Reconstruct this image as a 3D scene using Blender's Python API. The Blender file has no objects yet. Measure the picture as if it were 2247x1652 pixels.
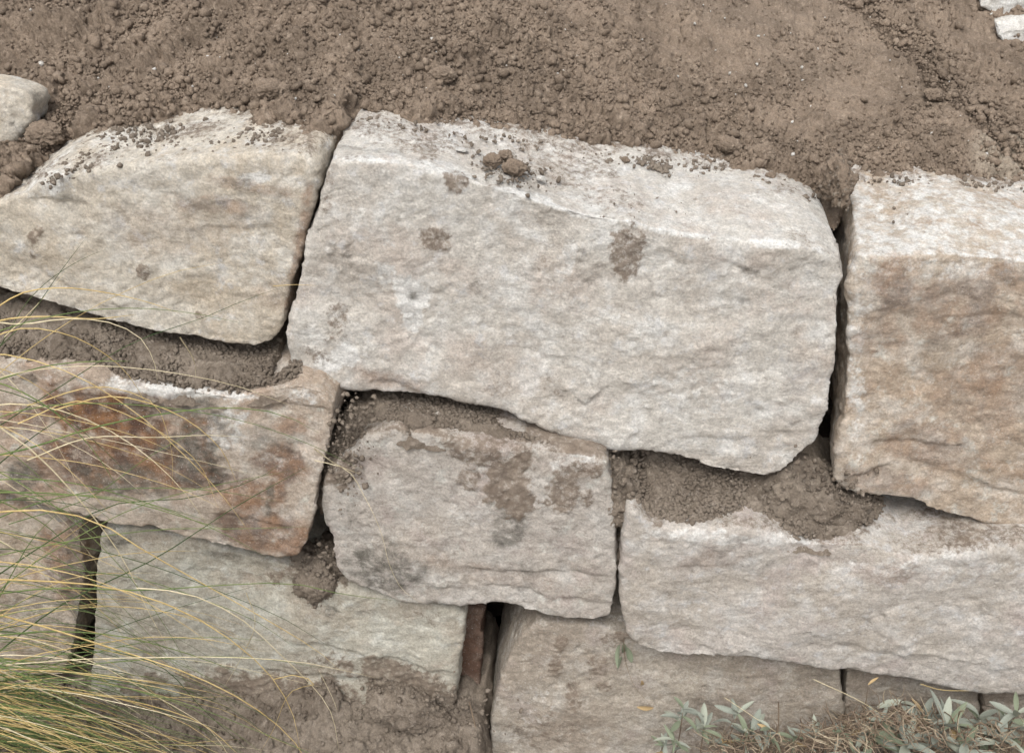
import bpy, bmesh, math, random
import numpy as np
from mathutils import Vector, Matrix
random.seed(7); rng = np.random.default_rng(7)
SC = bpy.context.scene; COL = SC.collection
R = math.radians
# ------------------------------------------------------------------ camera
PITCH, ROLL, HFOV = R(36), R(8), R(50)
CAM = np.array([0.0, -1.10, 1.12])
F0 = np.array([0, math.cos(PITCH), -math.sin(PITCH)]); U0 = np.array([0, math.sin(PITCH), math.cos(PITCH)])
X0 = np.array([1.0, 0, 0])
CR = math.cos(ROLL)*X0 + math.sin(ROLL)*U0
CU = -math.sin(ROLL)*X0 + math.cos(ROLL)*U0
cd = bpy.data.cameras.new('camera'); cam = bpy.data.objects.new('camera', cd); COL.objects.link(cam)
cd.sensor_width = 36; cd.lens = 18/math.tan(HFOV/2); cd.clip_start = 0.01; cd.clip_end = 200
M = Matrix.Identity(4)
for i in range(3):
    M[i][0] = CR[i]; M[i][1] = CU[i]; M[i][2] = -F0[i]; M[i][3] = CAM[i]
cam.matrix_world = M; SC.camera = cam
# ------------------------------------------------------------------ sky, sun, exposure
SUN_EL, SUN_AZ = R(58), R(203)      # azimuth clockwise from +Y
w = bpy.data.worlds.new('World'); SC.world = w; w.use_nodes = True
nt = w.node_tree; nt.nodes.clear()
sky = nt.nodes.new('ShaderNodeTexSky'); sky.sky_type = 'NISHITA'; sky.sun_disc = False
sky.sun_elevation = SUN_EL; sky.sun_rotation = SUN_AZ; sky.air_density = 1.0; sky.dust_density = 4.0; sky.ozone_density = 1.0
hs = nt.nodes.new('ShaderNodeHueSaturation'); hs.inputs['Saturation'].default_value = 0.22
bg = nt.nodes.new('ShaderNodeBackground'); bg.inputs['Strength'].default_value = 0.15
wo = nt.nodes.new('ShaderNodeOutputWorld')
nt.links.new(sky.outputs[0], hs.inputs['Color']); nt.links.new(hs.outputs[0], bg.inputs['Color']); nt.links.new(bg.outputs[0], wo.inputs[0])
sd = bpy.data.lights.new('sun', 'SUN'); sd.energy = 1.5; sd.angle = R(28); sd.color = (1, .97, .93)
sun = bpy.data.objects.new('sun', sd); COL.objects.link(sun)
dv = Vector((math.sin(SUN_AZ)*math.cos(SUN_EL), math.cos(SUN_AZ)*math.cos(SUN_EL), math.sin(SUN_EL)))
sun.rotation_euler = dv.to_track_quat('Z', 'Y').to_euler(); sun.location = (0, -2, 4)
SC.view_settings.view_transform = 'Standard'; SC.view_settings.look = 'None'
SC.view_settings.exposure = 0.5; SC.view_settings.gamma = 1.0; SC.view_settings.use_curve_mapping = False
SC.render.engine = 'CYCLES'
# ------------------------------------------------------------------ photo measures -> places in the wall
# Measures were read off the photograph on a 2247 x 1652 sheet.
FL = 1123.5/math.tan(HFOV/2)
def ray(u, v):
    return F0 + ((u-1123.5)/FL)*CR - ((v-826)/FL)*CU
TB, ZR = 0.10, 0.34
def at(u, v, y0):                    # on a stone face: plane y = y0 + TB*(z-ZR)
    d = ray(u, v); t = (y0 + TB*(CAM[2]-ZR) - CAM[1])/(d[1] - TB*d[2])
    return CAM + t*d
def aty(u, v, y):                    # on the upright plane at depth y
    d = ray(u, v); return CAM + d*((y-CAM[1])/d[1])
def atz(u, v, z):
    d = ray(u, v); return CAM + d*((z-CAM[2])/d[2])
def proj(P):
    q = P - CAM; f = q@F0
    return 1123.5 + FL*(q@CR)/f, 826 - FL*(q@CU)/f
# ------------------------------------------------------------------ noise
def _h(i, j, k, s):
    n = (i*374761393 + j*668265263 + k*2147483647 + s*1274126177) & 0xffffffff
    n = ((n ^ (n >> 13))*1274126177) & 0xffffffff
    n = ((n ^ (n >> 16))*2246822519) & 0xffffffff
    return ((n ^ (n >> 15)) & 0xffffff)/float(0xffffff)
def vnoise(P, s=0):                  # value noise -1..1, vectorised
    I = np.floor(P).astype(np.int64); f = P - I; f = f*f*f*(f*(f*6-15)+10)
    i, j, k = I[:, 0], I[:, 1], I[:, 2]; r = 0
    for a in (0, 1):
        wa = f[:, 0] if a else 1-f[:, 0]
        for b in (0, 1):
            wb = f[:, 1] if b else 1-f[:, 1]
            for c in (0, 1):
                wc = f[:, 2] if c else 1-f[:, 2]
                r = r + wa*wb*wc*_h(i+a, j+b, k+c, s)
    return r*2-1
_A = np.linalg.qr(np.array([[.8, .5, .3], [-.4, .9, .2], [.1, -.3, 1.]]))[0]
def fbm(P, sc, oc=4, s=0, g=.5, aniso=(1, 1, 1)):
    Q = (P*np.array(aniso)/sc); a = 1.; t = 0; n = 0
    for o in range(oc):
        t = t + a*vnoise(Q + 17.3*o, s+o*7); n += a; a *= g; Q = (Q@_A.T)*2.03
    return t/n*1.6
def worley2(x, y, sc, s=0):
    X, Y = x/sc, y/sc; I = np.floor(X).astype(np.int64); J = np.floor(Y).astype(np.int64)
    best = np.full(x.shape, 9.); val = np.zeros(x.shape)
    for a in (-1, 0, 1):
        for b in (-1, 0, 1):
            px = I+a+_h(I+a, J+b, I*0, s); py = J+b+_h(I+a, J+b, I*0+1, s); hv = _h(I+a, J+b, I*0+2, s)
            d = (X-px)**2+(Y-py)**2; m = d < best
            best = np.where(m, d, best); val = np.where(m, hv, val)
    return np.sqrt(best), val
def worley3(P, sc, s=0):
    P = P/sc; I = np.floor(P).astype(np.int64); f = P-I; best = np.full(len(P), 9.); val = np.zeros(len(P))
    near = (f > .5).astype(np.int64)*2-1
    for a in (0, 1):
        for b in (0, 1):
            for c in (0, 1):
                K = I + near*np.array([a, b, c]); h1 = _h(K[:, 0], K[:, 1], K[:, 2], s); h2 = _h(K[:, 0], K[:, 1], K[:, 2], s+1); h3 = _h(K[:, 0], K[:, 1], K[:, 2], s+2)
                d = (P[:, 0]-K[:, 0]-.15-.7*h1)**2 + (P[:, 1]-K[:, 1]-.15-.7*h2)**2 + (P[:, 2]-K[:, 2]-.15-.7*h3)**2
                m = d < best; best = np.where(m, d, best); val = np.where(m, (h1*7.3+h2*3.1) % 1., val)
    return np.sqrt(best), val
def facet(x, y, sc, s=0):
    X, Y = x/sc, y/sc; I = np.floor(X).astype(np.int64); J = np.floor(Y).astype(np.int64)
    best = np.full(x.shape, 9.); val = np.zeros(x.shape)
    for a in (-1, 0, 1):
        for b in (-1, 0, 1):
            ia, jb = I+a, J+b; px = ia+_h(ia, jb, I*0, s); py = jb+_h(ia, jb, I*0+1, s); dx, dy = X-px, Y-py; d = dx*dx+dy*dy; m = d < best
            best = np.where(m, d, best); val = np.where(m, (_h(ia, jb, I*0+2, s)-.5)*dx*2 + (_h(ia, jb, I*0+3, s)-.3)*dy*2 + (_h(ia, jb, I*0+4, s)-.5)*.7, val)
    return val
def sstep(a, b, x):
    t = np.clip((x-a)/(b-a), 0, 1); return t*t*(3-2*t)
# ------------------------------------------------------------------ object helpers
def props(o, label=None, cat=None, group=None, kind=None):
    for k, v in (('label', label), ('category', cat), ('group', group), ('kind', kind)):
        if v: o[k] = v
    return o
def link(name, me, mat=None, parent=None, loc=None):
    o = bpy.data.objects.new(name, me); COL.objects.link(o)
    if mat is not None and not me.materials: me.materials.append(mat)
    if parent: o.parent = parent
    if loc is not None: o.location = loc
    return o
def empty(name, loc=(0, 0, 0), **kw):
    o = bpy.data.objects.new(name, None); COL.objects.link(o); o.location = loc; o.empty_display_size = .05
    return props(o, **kw)
def npmesh(name, V, Fq, smooth=True):
    me = bpy.data.meshes.new(name); V = np.asarray(V, dtype=np.float32); Fq = np.asarray(Fq, dtype=np.int32)
    n, k = Fq.shape
    me.vertices.add(len(V)); me.vertices.foreach_set('co', V.ravel())
    me.loops.add(n*k); me.loops.foreach_set('vertex_index', Fq.ravel())
    me.polygons.add(n); me.polygons.foreach_set('loop_start', np.arange(0, n*k, k, dtype=np.int32))
    me.update(calc_edges=True); me.validate()
    if smooth: me.shade_smooth()
    return me
def attr(me, name, a):
    t = me.attributes.get(name) or me.attributes.new(name, 'FLOAT', 'POINT')
    t.data.foreach_set('value', np.asarray(a, dtype=np.float32))
def gridfaces(nx, ny):
    i = np.arange(nx*ny).reshape(ny, nx)
    return np.stack([i[:-1, :-1], i[:-1, 1:], i[1:, 1:], i[1:, :-1]], -1).reshape(-1, 4)
# ------------------------------------------------------------------ materials
class NB:
    def __init__(s, name):
        s.m = bpy.data.materials.new(name); s.m.use_nodes = True; s.t = s.m.node_tree; s.t.nodes.clear()
        s.o = s.t.nodes.new('ShaderNodeOutputMaterial'); s.b = s.t.nodes.new('ShaderNodeBsdfPrincipled')
        s.t.links.new(s.b.outputs[0], s.o.inputs[0]); s.b.inputs['Roughness'].default_value = .92
        s.b.inputs['Specular IOR Level'].default_value = .2
    def n(s, ty): return s.t.nodes.new(ty)
    def l(s, a, b): s.t.links.new(a, b)
    def co(s, off=(0, 0, 0), rot=(0, 0, 0), sc=(1, 1, 1)):
        tc = s.n('ShaderNodeTexCoord'); mp = s.n('ShaderNodeMapping'); s.l(tc.outputs['Object'], mp.inputs[0])
        mp.inputs['Location'].default_value = off; mp.inputs['Rotation'].default_value = rot; mp.inputs['Scale'].default_value = sc
        return mp.outputs[0]
    def noise(s, co, sc, det=5, rough=.55, dist=0):
        n = s.n('ShaderNodeTexNoise'); s.l(co, n.inputs['Vector']); n.inputs['Scale'].default_value = sc
        n.inputs['Detail'].default_value = det; n.inputs['Roughness'].default_value = rough; n.inputs['Distortion'].default_value = dist
        return n.outputs['Fac']
    def mr(s, f, a, b, c=0, d=1):
        n = s.n('ShaderNodeMapRange'); s.l(f, n.inputs[0]); n.interpolation_type = 'SMOOTHSTEP'
        for i, v in enumerate((a, b, c, d)): n.inputs[i+1].default_value = v
        return n.outputs[0]
    def mix(s, f, a, b):
        n = s.n('ShaderNodeMix'); n.data_type = 'RGBA'
        if isinstance(f, (int, float)): n.inputs[0].default_value = f
        else: s.l(f, n.inputs[0])
        for v, i in ((a, 6), (b, 7)):
            if isinstance(v, tuple): n.inputs[i].default_value = (*v, 1)
            else: s.l(v, n.inputs[i])
        return n.outputs[2]
    def math(s, op, a, b):
        n = s.n('ShaderNodeMath'); n.operation = op
        for i, v in enumerate((a, b)):
            if isinstance(v, (int, float)): n.inputs[i].default_value = v
            else: s.l(v, n.inputs[i])
        return n.outputs[0]
    def mul(s, c, f):
        n = s.n('ShaderNodeVectorMath'); n.operation = 'SCALE'; s.l(c, n.inputs[0]); s.l(f, n.inputs['Scale']); return n.outputs[0]
    def at(s, name):
        n = s.n('ShaderNodeAttribute'); n.attribute_name = name; return n.outputs['Fac']
    def bump(s, h, st, dist, prev=None):
        n = s.n('ShaderNodeBump'); n.inputs['Strength'].default_value = st; n.inputs['Distance'].default_value = dist
        s.l(h, n.inputs['Height'])
        if prev: s.l(prev, n.inputs['Normal'])
        return n.outputs[0]
SOIL_A, SOIL_B, SOIL_C = (.275, .213, .16), (.19, .146, .109), (.39, .315, .245)
def stone_mat(name, c1, c2, c3, seed, tint=(.42, .34, .33), rot=.2, rustc=((.255, .135, .07), (.12, .072, .054))):
    b = NB(name); off = (seed*3.1, seed*1.7, seed*2.3)
    co = b.co(off); ca = b.co(off, (0, rot, 0), (1, 1, 1.45))
    c = b.mix(b.mr(b.noise(co, 7, 5), .38, .62), c1, c2)
    c = b.mix(b.mr(b.noise(co, 23, 7, .65), .45, .68), c, c3)
    c = b.mix(b.mr(b.noise(co, 13.7, 6, .6), .5, .7, 0, .75), c, tint)
    c = b.mix(b.mr(b.noise(co, 41, 7, .7), .54, .68, 0, .6), c, tuple(min(.6, q*1.22) for q in c3))
    c = b.mix(b.mr(b.noise(co, 62, 7, .7), .56, .7, 0, .55), c, tuple(q*.55 for q in c2))
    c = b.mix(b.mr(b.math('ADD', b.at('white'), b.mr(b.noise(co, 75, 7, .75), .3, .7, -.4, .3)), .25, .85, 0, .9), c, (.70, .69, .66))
    rr = b.math('MULTIPLY', b.at('rust'), b.mr(b.noise(co, 48, 7, .7), .32, .54, .3, 1))
    rc = b.mix(b.mr(b.noise(co, 26, 6, .6), .42, .6), rustc[0], rustc[1])
    c = b.mix(rr, c, rc)
    c = b.mix(b.math('MULTIPLY', b.at('dark'), b.mr(b.noise(ca, 50, 6, .7), .35, .6, .2, 1)), c, (.135, .125, .105))
    fl = b.noise(ca, 85, 7, .78)
    fine = b.noise(co, 330, 5, .7)
    c = b.mul(c, b.math('MULTIPLY', b.mr(fl, .3, .7, .78, 1.18), b.mr(fine, .3, .7, .8, 1.17)))
    sp = b.mr(b.noise(co, 500, 2, .5), .63, .72)
    c = b.mix(b.math('MULTIPLY', sp, .35), c, (.75, .73, .68))
    soil = b.mix(b.mr(b.noise(co, 60, 6, .7), .35, .65), (.27, .215, .165), (.17, .13, .098))
    mm = b.math('ADD', b.at('mud'), b.mr(b.noise(co, 120, 5, .75), .3, .7, -.38, .34))
    mk = b.mr(mm, .3, .95, 0, .88)
    c = b.mix(mk, c, soil)
    b.l(c, b.b.inputs['Base Color'])
    sm = b.at('top')
    n1 = b.bump(fl, .35, .002); n2 = b.bump(fine, .9, .0018, n1)
    n3 = b.bump(b.noise(ca, 210, 6, .85), .85, .0028, n2)
    b.l(n3, b.b.inputs['Normal'])
    return b.m
def soil_mat(name, A=SOIL_A, B=SOIL_B, C=SOIL_C):
    b = NB(name); co = b.co()
    c = b.mix(b.mr(b.noise(co, 14, 6, .6), .35, .65), A, B)
    c = b.mix(b.mr(b.noise(co, 95, 6, .7), .5, .72, 0, .75), c, C)
    c = b.mix(b.mr(b.at('pale'), .2, .8), c, (.36, .30, .235))
    f = b.noise(co, 420, 5, .75)
    c = b.mul(c, b.mr(f, .28, .72, .72, 1.22))
    b.l(c, b.b.inputs['Base Color'])
    n1 = b.bump(b.noise(co, 330, 6, .8), .9, .0028); n2 = b.bump(f, .8, .0016, n1)
    b.l(n2, b.b.inputs['Normal'])
    return b.m
def leaf_mat(name, c1, c2, sc=60, trans=.0, rough=.7):
    b = NB(name); co = b.co(); 
    c = b.mix(b.mr(b.noise(co, sc, 4), .35, .65), c1, c2)
    c = b.mul(c, b.mr(b.noise(co, sc*12, 3), .3, .7, .85, 1.12))
    b.l(c, b.b.inputs['Base Color']); b.b.inputs['Roughness'].default_value = rough
    return b.m
MS = soil_mat('garden_soil')
MSG = soil_mat('dusty_soil', (.25, .208, .165), (.175, .142, .111), (.36, .31, .258))
# ------------------------------------------------------------------ stones
wall = empty('dry_stone_wall', (0, 0, 0), label='dry laid wall of large rough pale sandstone blocks below the soil slope', cat='wall')
TOPS = {}
def smooth_of(me, it):
    o = bpy.data.objects.new('tmp', me); COL.objects.link(o)
    m = o.modifiers.new('s', 'SMOOTH'); m.factor = .5; m.iterations = it
    dg = bpy.context.evaluated_depsgraph_get(); r = bpy.data.meshes.new_from_object(o.evaluated_get(dg))
    bpy.data.objects.remove(o); return r
def coords(me):
    a = np.empty(len(me.vertices)*3, np.float32); me.vertices.foreach_get('co', a); return a.reshape(-1, 3).astype(float)
def normals(me):
    a = np.empty(len(me.vertices)*3, np.float32); me.vertices.foreach_get('normal', a); return a.reshape(-1, 3).astype(float)
def stone(poly, y0, mat, depth=.2, rise=0., vox=.0037, it=14, seed=1, spots=(), topmud=0., rough=1., label=None,
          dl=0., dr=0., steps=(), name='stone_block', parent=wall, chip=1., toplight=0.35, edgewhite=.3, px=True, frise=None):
    P = np.array([at(u, v, y0) for u, v in poly]) if px else np.array(poly, float)
    n = len(P); xm, xM = P[:, 0].min(), P[:, 0].max()
    B = P + np.array([0, depth, rise*depth]); k = (P[:, 0]-xm)/(xM-xm)
    B[:, 0] += dl*(1-k) + dr*k
    me = bpy.data.meshes.new(name); c = P.mean(0) + np.array([0, depth/2, 0])
    V = np.vstack([P, B]) - c
    fs = [list(range(n)), list(range(2*n-1, n-1, -1))] + [[i, i+n, (i+1) % n+n, (i+1) % n] for i in range(n)]
    bm = bmesh.new(); vs = [bm.verts.new(v) for v in V]
    for f in fs: bm.faces.new([vs[i] for i in f])
    bmesh.ops.triangulate(bm, faces=bm.faces[:]); bmesh.ops.recalc_face_normals(bm, faces=bm.faces[:]); bm.to_mesh(me); bm.free()
    o = bpy.data.objects.new('tmp', me); COL.objects.link(o)
    m = o.modifiers.new('r', 'REMESH'); m.mode = 'VOXEL'; m.voxel_size = vox; m.adaptivity = 0
    dg = bpy.context.evaluated_depsgraph_get(); r0 = bpy.data.meshes.new_from_object(o.evaluated_get(dg)); bpy.data.objects.remove(o)
    it = max(3, int(it*.36)); r1 = smooth_of(r0, it)
    p0, p = coords(r0), coords(r1); N = normals(r1)
    e = np.clip(np.linalg.norm(p-p0, axis=1)/(.9*vox*math.sqrt(it)), 0, 1)
    W = p + c; S = seed*31.7; Q = W + S
    # beds of the rock dip a little to the right
    ca, sa = math.cos(.2), math.sin(.2)
    L = np.stack([Q[:, 0]*ca-Q[:, 2]*sa, Q[:, 1], Q[:, 0]*sa+Q[:, 2]*ca], 1)
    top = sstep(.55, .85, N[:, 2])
    fr = 1-.72*top
    h = .006*fbm(Q, .13, 3, seed) + .0026*fbm(Q, .05, 3, seed+50)*fr
    wa = .007*fbm(L, .03, 3, seed+60, .7); wb = .007*fbm(L, .025, 3, seed+61, .7)
    fx, fy = L[:, 0]+wa, (L[:, 2]+.8*L[:, 1])*1.08+wb
    reg = .55+.7*np.clip(fbm(Q, .09, 2, seed+62)+.4, 0, 1.2)          # some areas flatter, some broken
    h = h + (.0034*facet(fx, fy, .055, seed) + .0017*facet(fx+wb, fy+wa, .021, seed+3) + .0009*facet(fx+wa, fy, .009, seed+5))*fr*rough*reg*.62
    pit = fbm(Q, .011, 3, seed+140, .7); h = h - .0016*np.clip(pit-.35, 0, 1)*fr*2
    h = h + .0010*fbm(Q, .0058, 2, seed+170, .8)*(1-.5*top)
    h = h - e*chip*(.0035 + .006*np.clip(fbm(Q, .03, 3, seed+200)+.1, 0, 2))
    A = {k: np.zeros(len(p)) for k in ('mud', 'white', 'rust', 'dark', 'top')}
    A['top'] = top
    u, v = proj(W); nz = fbm(Q, .022, 4, seed+300, .6)
    for (a, su, sv, ru, rv, ang, st) in spots:
        q = R(ang); du = u-su; dw = v-sv
        d = np.sqrt(((du*math.cos(q)+dw*math.sin(q))/ru)**2 + ((-du*math.sin(q)+dw*math.cos(q))/rv)**2)
        A[a] = np.maximum(A[a], st*sstep(1.25, .65, d+.5*nz)*(W[:, 1] < c[1]+.2))
    A['white'] = np.maximum(A['white'], edgewhite*e*(N[:, 2] > .1)*sstep(-.5, .4, nz)*2.2)
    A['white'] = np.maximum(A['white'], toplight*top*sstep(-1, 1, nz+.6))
    if topmud: A['mud'] = np.maximum(A['mud'], np.clip(top*(topmud + .5*fbm(Q, .05, 4, seed+350)), 0, 1))
    if y0 == Y1 and px and parent is wall:
        dd = np.interp(W[:, 0], BP[:, 0], BP[:, 1]) - W[:, 1]
        A['mud'] = np.maximum(A['mud'], top*np.clip(.62*sstep(.045, .0, dd) + .30*nz, 0, 1)*sstep(.07, .03, dd))
    for (ua, va, ub, vb, H, fade) in steps:
        tt = (u-ua)/(ub-ua); dv_ = v-(va+(vb-va)*tt) + 11*fbm(Q, .05, 3, seed+500); ms = sstep(-.06, .12, tt)*sstep(1.06, .88, tt)*(1-top)
        h = h - .55*H*ms*sstep(-1.5, 4, dv_)*np.exp(-np.maximum(dv_, 0)/fade)
    h = h + sstep(.4, .7, A['mud'])*(.0014+.0022*fbm(Q, .006, 3, seed+400, .8))
    p = p + N*h[:, None]
    r1.vertices.foreach_set('co', p.astype(np.float32).ravel()); r1.update()
    for k, a in A.items(): attr(r1, k, np.clip(a, 0, 1))
    r1.shade_smooth(); r1.materials.clear()
    ob = link(name, r1, mat, parent, c)
    if label: ob['label'] = label
    bpy.data.meshes.remove(r0)
    return ob
m_grey = stone_mat('pale_grey_sandstone', (0.57, 0.54, 0.49), (0.51, 0.465, 0.41), (0.65, 0.635, 0.6), 1, (0.5, 0.435, 0.38))
m_tan = stone_mat('tan_sandstone', (0.57, 0.525, 0.45), (0.52, 0.46, 0.375), (0.65, 0.62, 0.56), 2, (0.49, 0.41, 0.31))
m_ochre = stone_mat('ochre_stained_sandstone', (0.5, 0.435, 0.36), (0.43, 0.35, 0.27), (0.57, 0.515, 0.45), 3, (0.38, 0.27, 0.19))
m_rust = stone_mat('rust_stained_sandstone', (0.47, 0.4, 0.33), (0.4, 0.32, 0.25), (0.55, 0.5, 0.44), 4, (0.37, 0.26, 0.19))
m_pink = stone_mat('pinkish_grey_sandstone', (0.46, 0.42, 0.375), (0.41, 0.365, 0.315), (0.52, 0.49, 0.45), 5, (0.41, 0.345, 0.31))
m_greige = stone_mat('grey_buff_sandstone', (0.5, 0.46, 0.415), (0.44, 0.395, 0.34), (0.56, 0.535, 0.5), 6, (0.45, 0.385, 0.35))
m_green = stone_mat('greenish_grey_sandstone', (0.46, 0.435, 0.365), (0.42, 0.38, 0.31), (0.53, 0.52, 0.455), 7, (0.4, 0.335, 0.27))
m_beige = stone_mat('dusty_beige_sandstone', (0.39, 0.345, 0.285), (0.34, 0.29, 0.235), (0.44, 0.405, 0.355), 8, (0.37, 0.315, 0.28))
m_brown = stone_mat('red_brown_sandstone', (.17, .10, .07), (.12, .075, .055), (.22, .16, .125), 9, (.14, .075, .05))
m_white = stone_mat('chalky_white_stone', (.62, .60, .56), (.55, .52, .47), (.70, .69, .66), 10, (.48, .44, .39))

polyA = [(-330, 610), (-320, 520), (-180, 500), (-60, 462), (40, 430), (110, 388), (220, 368), (400, 355), (560, 338), (676, 343), (697, 362), (690, 420), (678, 470), (658, 560), (635, 650), (622, 715), (598, 750), (560, 762), (440, 748), (250, 715), (100, 670), (0, 640), (-150, 625)]
polyB = [(725, 352), (800, 347), (900, 362), (1000, 388), (1100, 412), (1180, 440), (1300, 472), (1400, 486), (1500, 512), (1600, 526), (1700, 533), (1800, 545), (1850, 570), (1862, 612), (1851, 655), (1845, 720), (1830, 800), (1813, 900), (1788, 970), (1758, 1000), (1725, 1037), (1680, 1048), (1600, 1038), (1530, 1023), (1400, 983), (1310, 970), (1230, 950), (1160, 922), (1080, 893), (1000, 878), (900, 870), (800, 858), (735, 848), (668, 822), (645, 797), (639, 760), (644, 690), (656, 620), (675, 540), (696, 480), (706, 420)]
polyC = [(1885, 560), (1960, 566), (2060, 556), (2150, 562), (2300, 578), (2480, 600), (2640, 625), (2640, 1200), (2400, 1178), (2247, 1155), (2130, 1145), (2060, 1128), (2000, 1105), (1920, 1095), (1855, 1077), (1832, 1050), (1838, 1000), (1850, 900), (1856, 800), (1862, 700), (1870, 610)]
polyD = [(-300, 800), (-100, 792), (0, 800), (120, 806), (200, 818), (260, 846), (330, 850), (420, 858), (510, 872), (580, 858), (650, 845), (700, 858), (732, 885), (735, 935), (718, 1000), (703, 1060), (696, 1110), (676, 1180), (652, 1218), (610, 1230), (520, 1215), (430, 1188), (330, 1157), (250, 1150), (140, 1122), (60, 1097), (0, 1072), (-120, 1050), (-300, 1040)]
polyE = [(712, 1062), (745, 1012), (800, 962), (860, 940), (960, 955), (1080, 978), (1200, 990), (1300, 1003), (1330, 1015), (1340, 1060), (1350, 1150), (1357, 1250), (1352, 1330), (1338, 1358), (1290, 1368), (1200, 1353), (1100, 1326), (1020, 1330), (900, 1320), (830, 1305), (762, 1280), (737, 1240), (717, 1170), (709, 1110)]
polyF = [(1374, 1150), (1386, 1118), (1420, 1150), (1480, 1166), (1560, 1168), (1640, 1156), (1700, 1176), (1780, 1196), (1900, 1196), (2000, 1224), (2100, 1215), (2247, 1200), (2400, 1210), (2560, 1225), (2560, 1560), (2400, 1540), (2247, 1523), (2150, 1520), (2000, 1500), (1900, 1481), (1800, 1470), (1700, 1455), (1600, 1441), (1450, 1439), (1402, 1424), (1377, 1390), (1367, 1330), (1364, 1260), (1370, 1200)]
polyG = [(222, 1168), (300, 1158), (420, 1184), (520, 1214), (620, 1238), (760, 1290), (860, 1312), (1000, 1335), (1020, 1347), (1015, 1400), (1003, 1460), (995, 1530), (985, 1640), (800, 1700), (500, 1700), (215, 1640), (203, 1500), (202, 1400), (210, 1260)]
polyI = [(1070, 1700), (1076, 1600), (1090, 1520), (1112, 1450), (1142, 1398), (1175, 1362), (1300, 1372), (1400, 1395), (1600, 1425), (1845, 1463), (1849, 1560), (1851, 1760), (1066, 1760)]
polyJ = [(1852, 1466), (2000, 1486), (2149, 1506), (2152, 1770), (1854, 1770)]
polyK = [(2156, 1508), (2300, 1525), (2500, 1550), (2500, 1780), (2158, 1780)]
polyL = [(-320, 1075), (-120, 1085), (0, 1098), (90, 1130), (176, 1168), (188, 1250), (180, 1330), (166, 1420), (140, 1490), (-120, 1490), (-320, 1470)]
polyH = [(990, 1325), (1062, 1340), (1058, 1420), (1050, 1500), (1040, 1600), (960, 1600)]
Y1, Y2, Y3 = 0.0, -.045, -.012
def edge_pts(poly, a, b, y0):
    return [at(u, v, y0) for u, v in poly[a:b]]
topE = np.array([at(u, v, Y1) for u, v in [(-1000, 420), (-370, 500)]] + edge_pts(polyA, 2, 10, Y1) + edge_pts(polyB, 0, 13, Y1) + edge_pts(polyC, 0, 7, Y1) + [at(3300, 700, Y1)])
def on_top(u, v, E, rise=.02):
    z = E[:, 2].mean()
    for _ in range(12):
        p = atz(u, v, z); zf = np.interp(p[0], E[:, 0], E[:, 2]); yf = np.interp(p[0], E[:, 0], E[:, 1]); z = zf + rise*(p[1]-yf)
    return atz(u, v, z)
bpx = [(-1000, 330), (-300, 440), (0, 430), (35, 412), (75, 378), (130, 330), (185, 296), (290, 282), (335, 266), (430, 246), (500, 247), (570, 272), (640, 285), (700, 302), (722, 300), (745, 250), (790, 236), (850, 240), (900, 252), (1000, 264), (1120, 283), (1200, 300), (1280, 315),
       (1400, 330), (1500, 345), (1580, 358), (1650, 374), (1740, 388), (1800, 425), (1845, 440), (1862, 380), (1950, 378), (2050, 380), (2140, 390), (2247, 396), (2600, 430), (3300, 480)]
BP = np.array([on_top(u, v, topE) for u, v in bpx]); BP = BP[np.argsort(BP[:, 0])]
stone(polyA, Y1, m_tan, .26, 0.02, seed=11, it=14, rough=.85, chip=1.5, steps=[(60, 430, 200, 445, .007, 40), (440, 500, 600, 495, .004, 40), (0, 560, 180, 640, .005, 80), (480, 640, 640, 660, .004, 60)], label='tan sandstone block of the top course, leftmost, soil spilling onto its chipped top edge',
      spots=[('mud', 75, 515, 19, 24, 0, .9), ('mud', 78, 555, 12, 30, 0, .6), ('mud', 312, 598, 16, 20, 0, .8), ('dark', 535, 395, 18, 30, 20, .6),
             ('rust', 470, 450, 110, 22, 5, .45), ('rust', 560, 410, 90, 16, 10, .35), ('rust', 655, 560, 14, 150, 8, .6), ('white', 120, 400, 60, 30, -20, .6),
             ('mud', 440, 695, 15, 10, 0, .6), ('white', 560, 390, 40, 20, 0, .7), ('rust', 380, 500, 160, 60, 0, .2), ('dark', 140, 435, 35, 6, 5, .5), ('rust', 600, 650, 50, 30, 0, .25)], topmud=.36)
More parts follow.
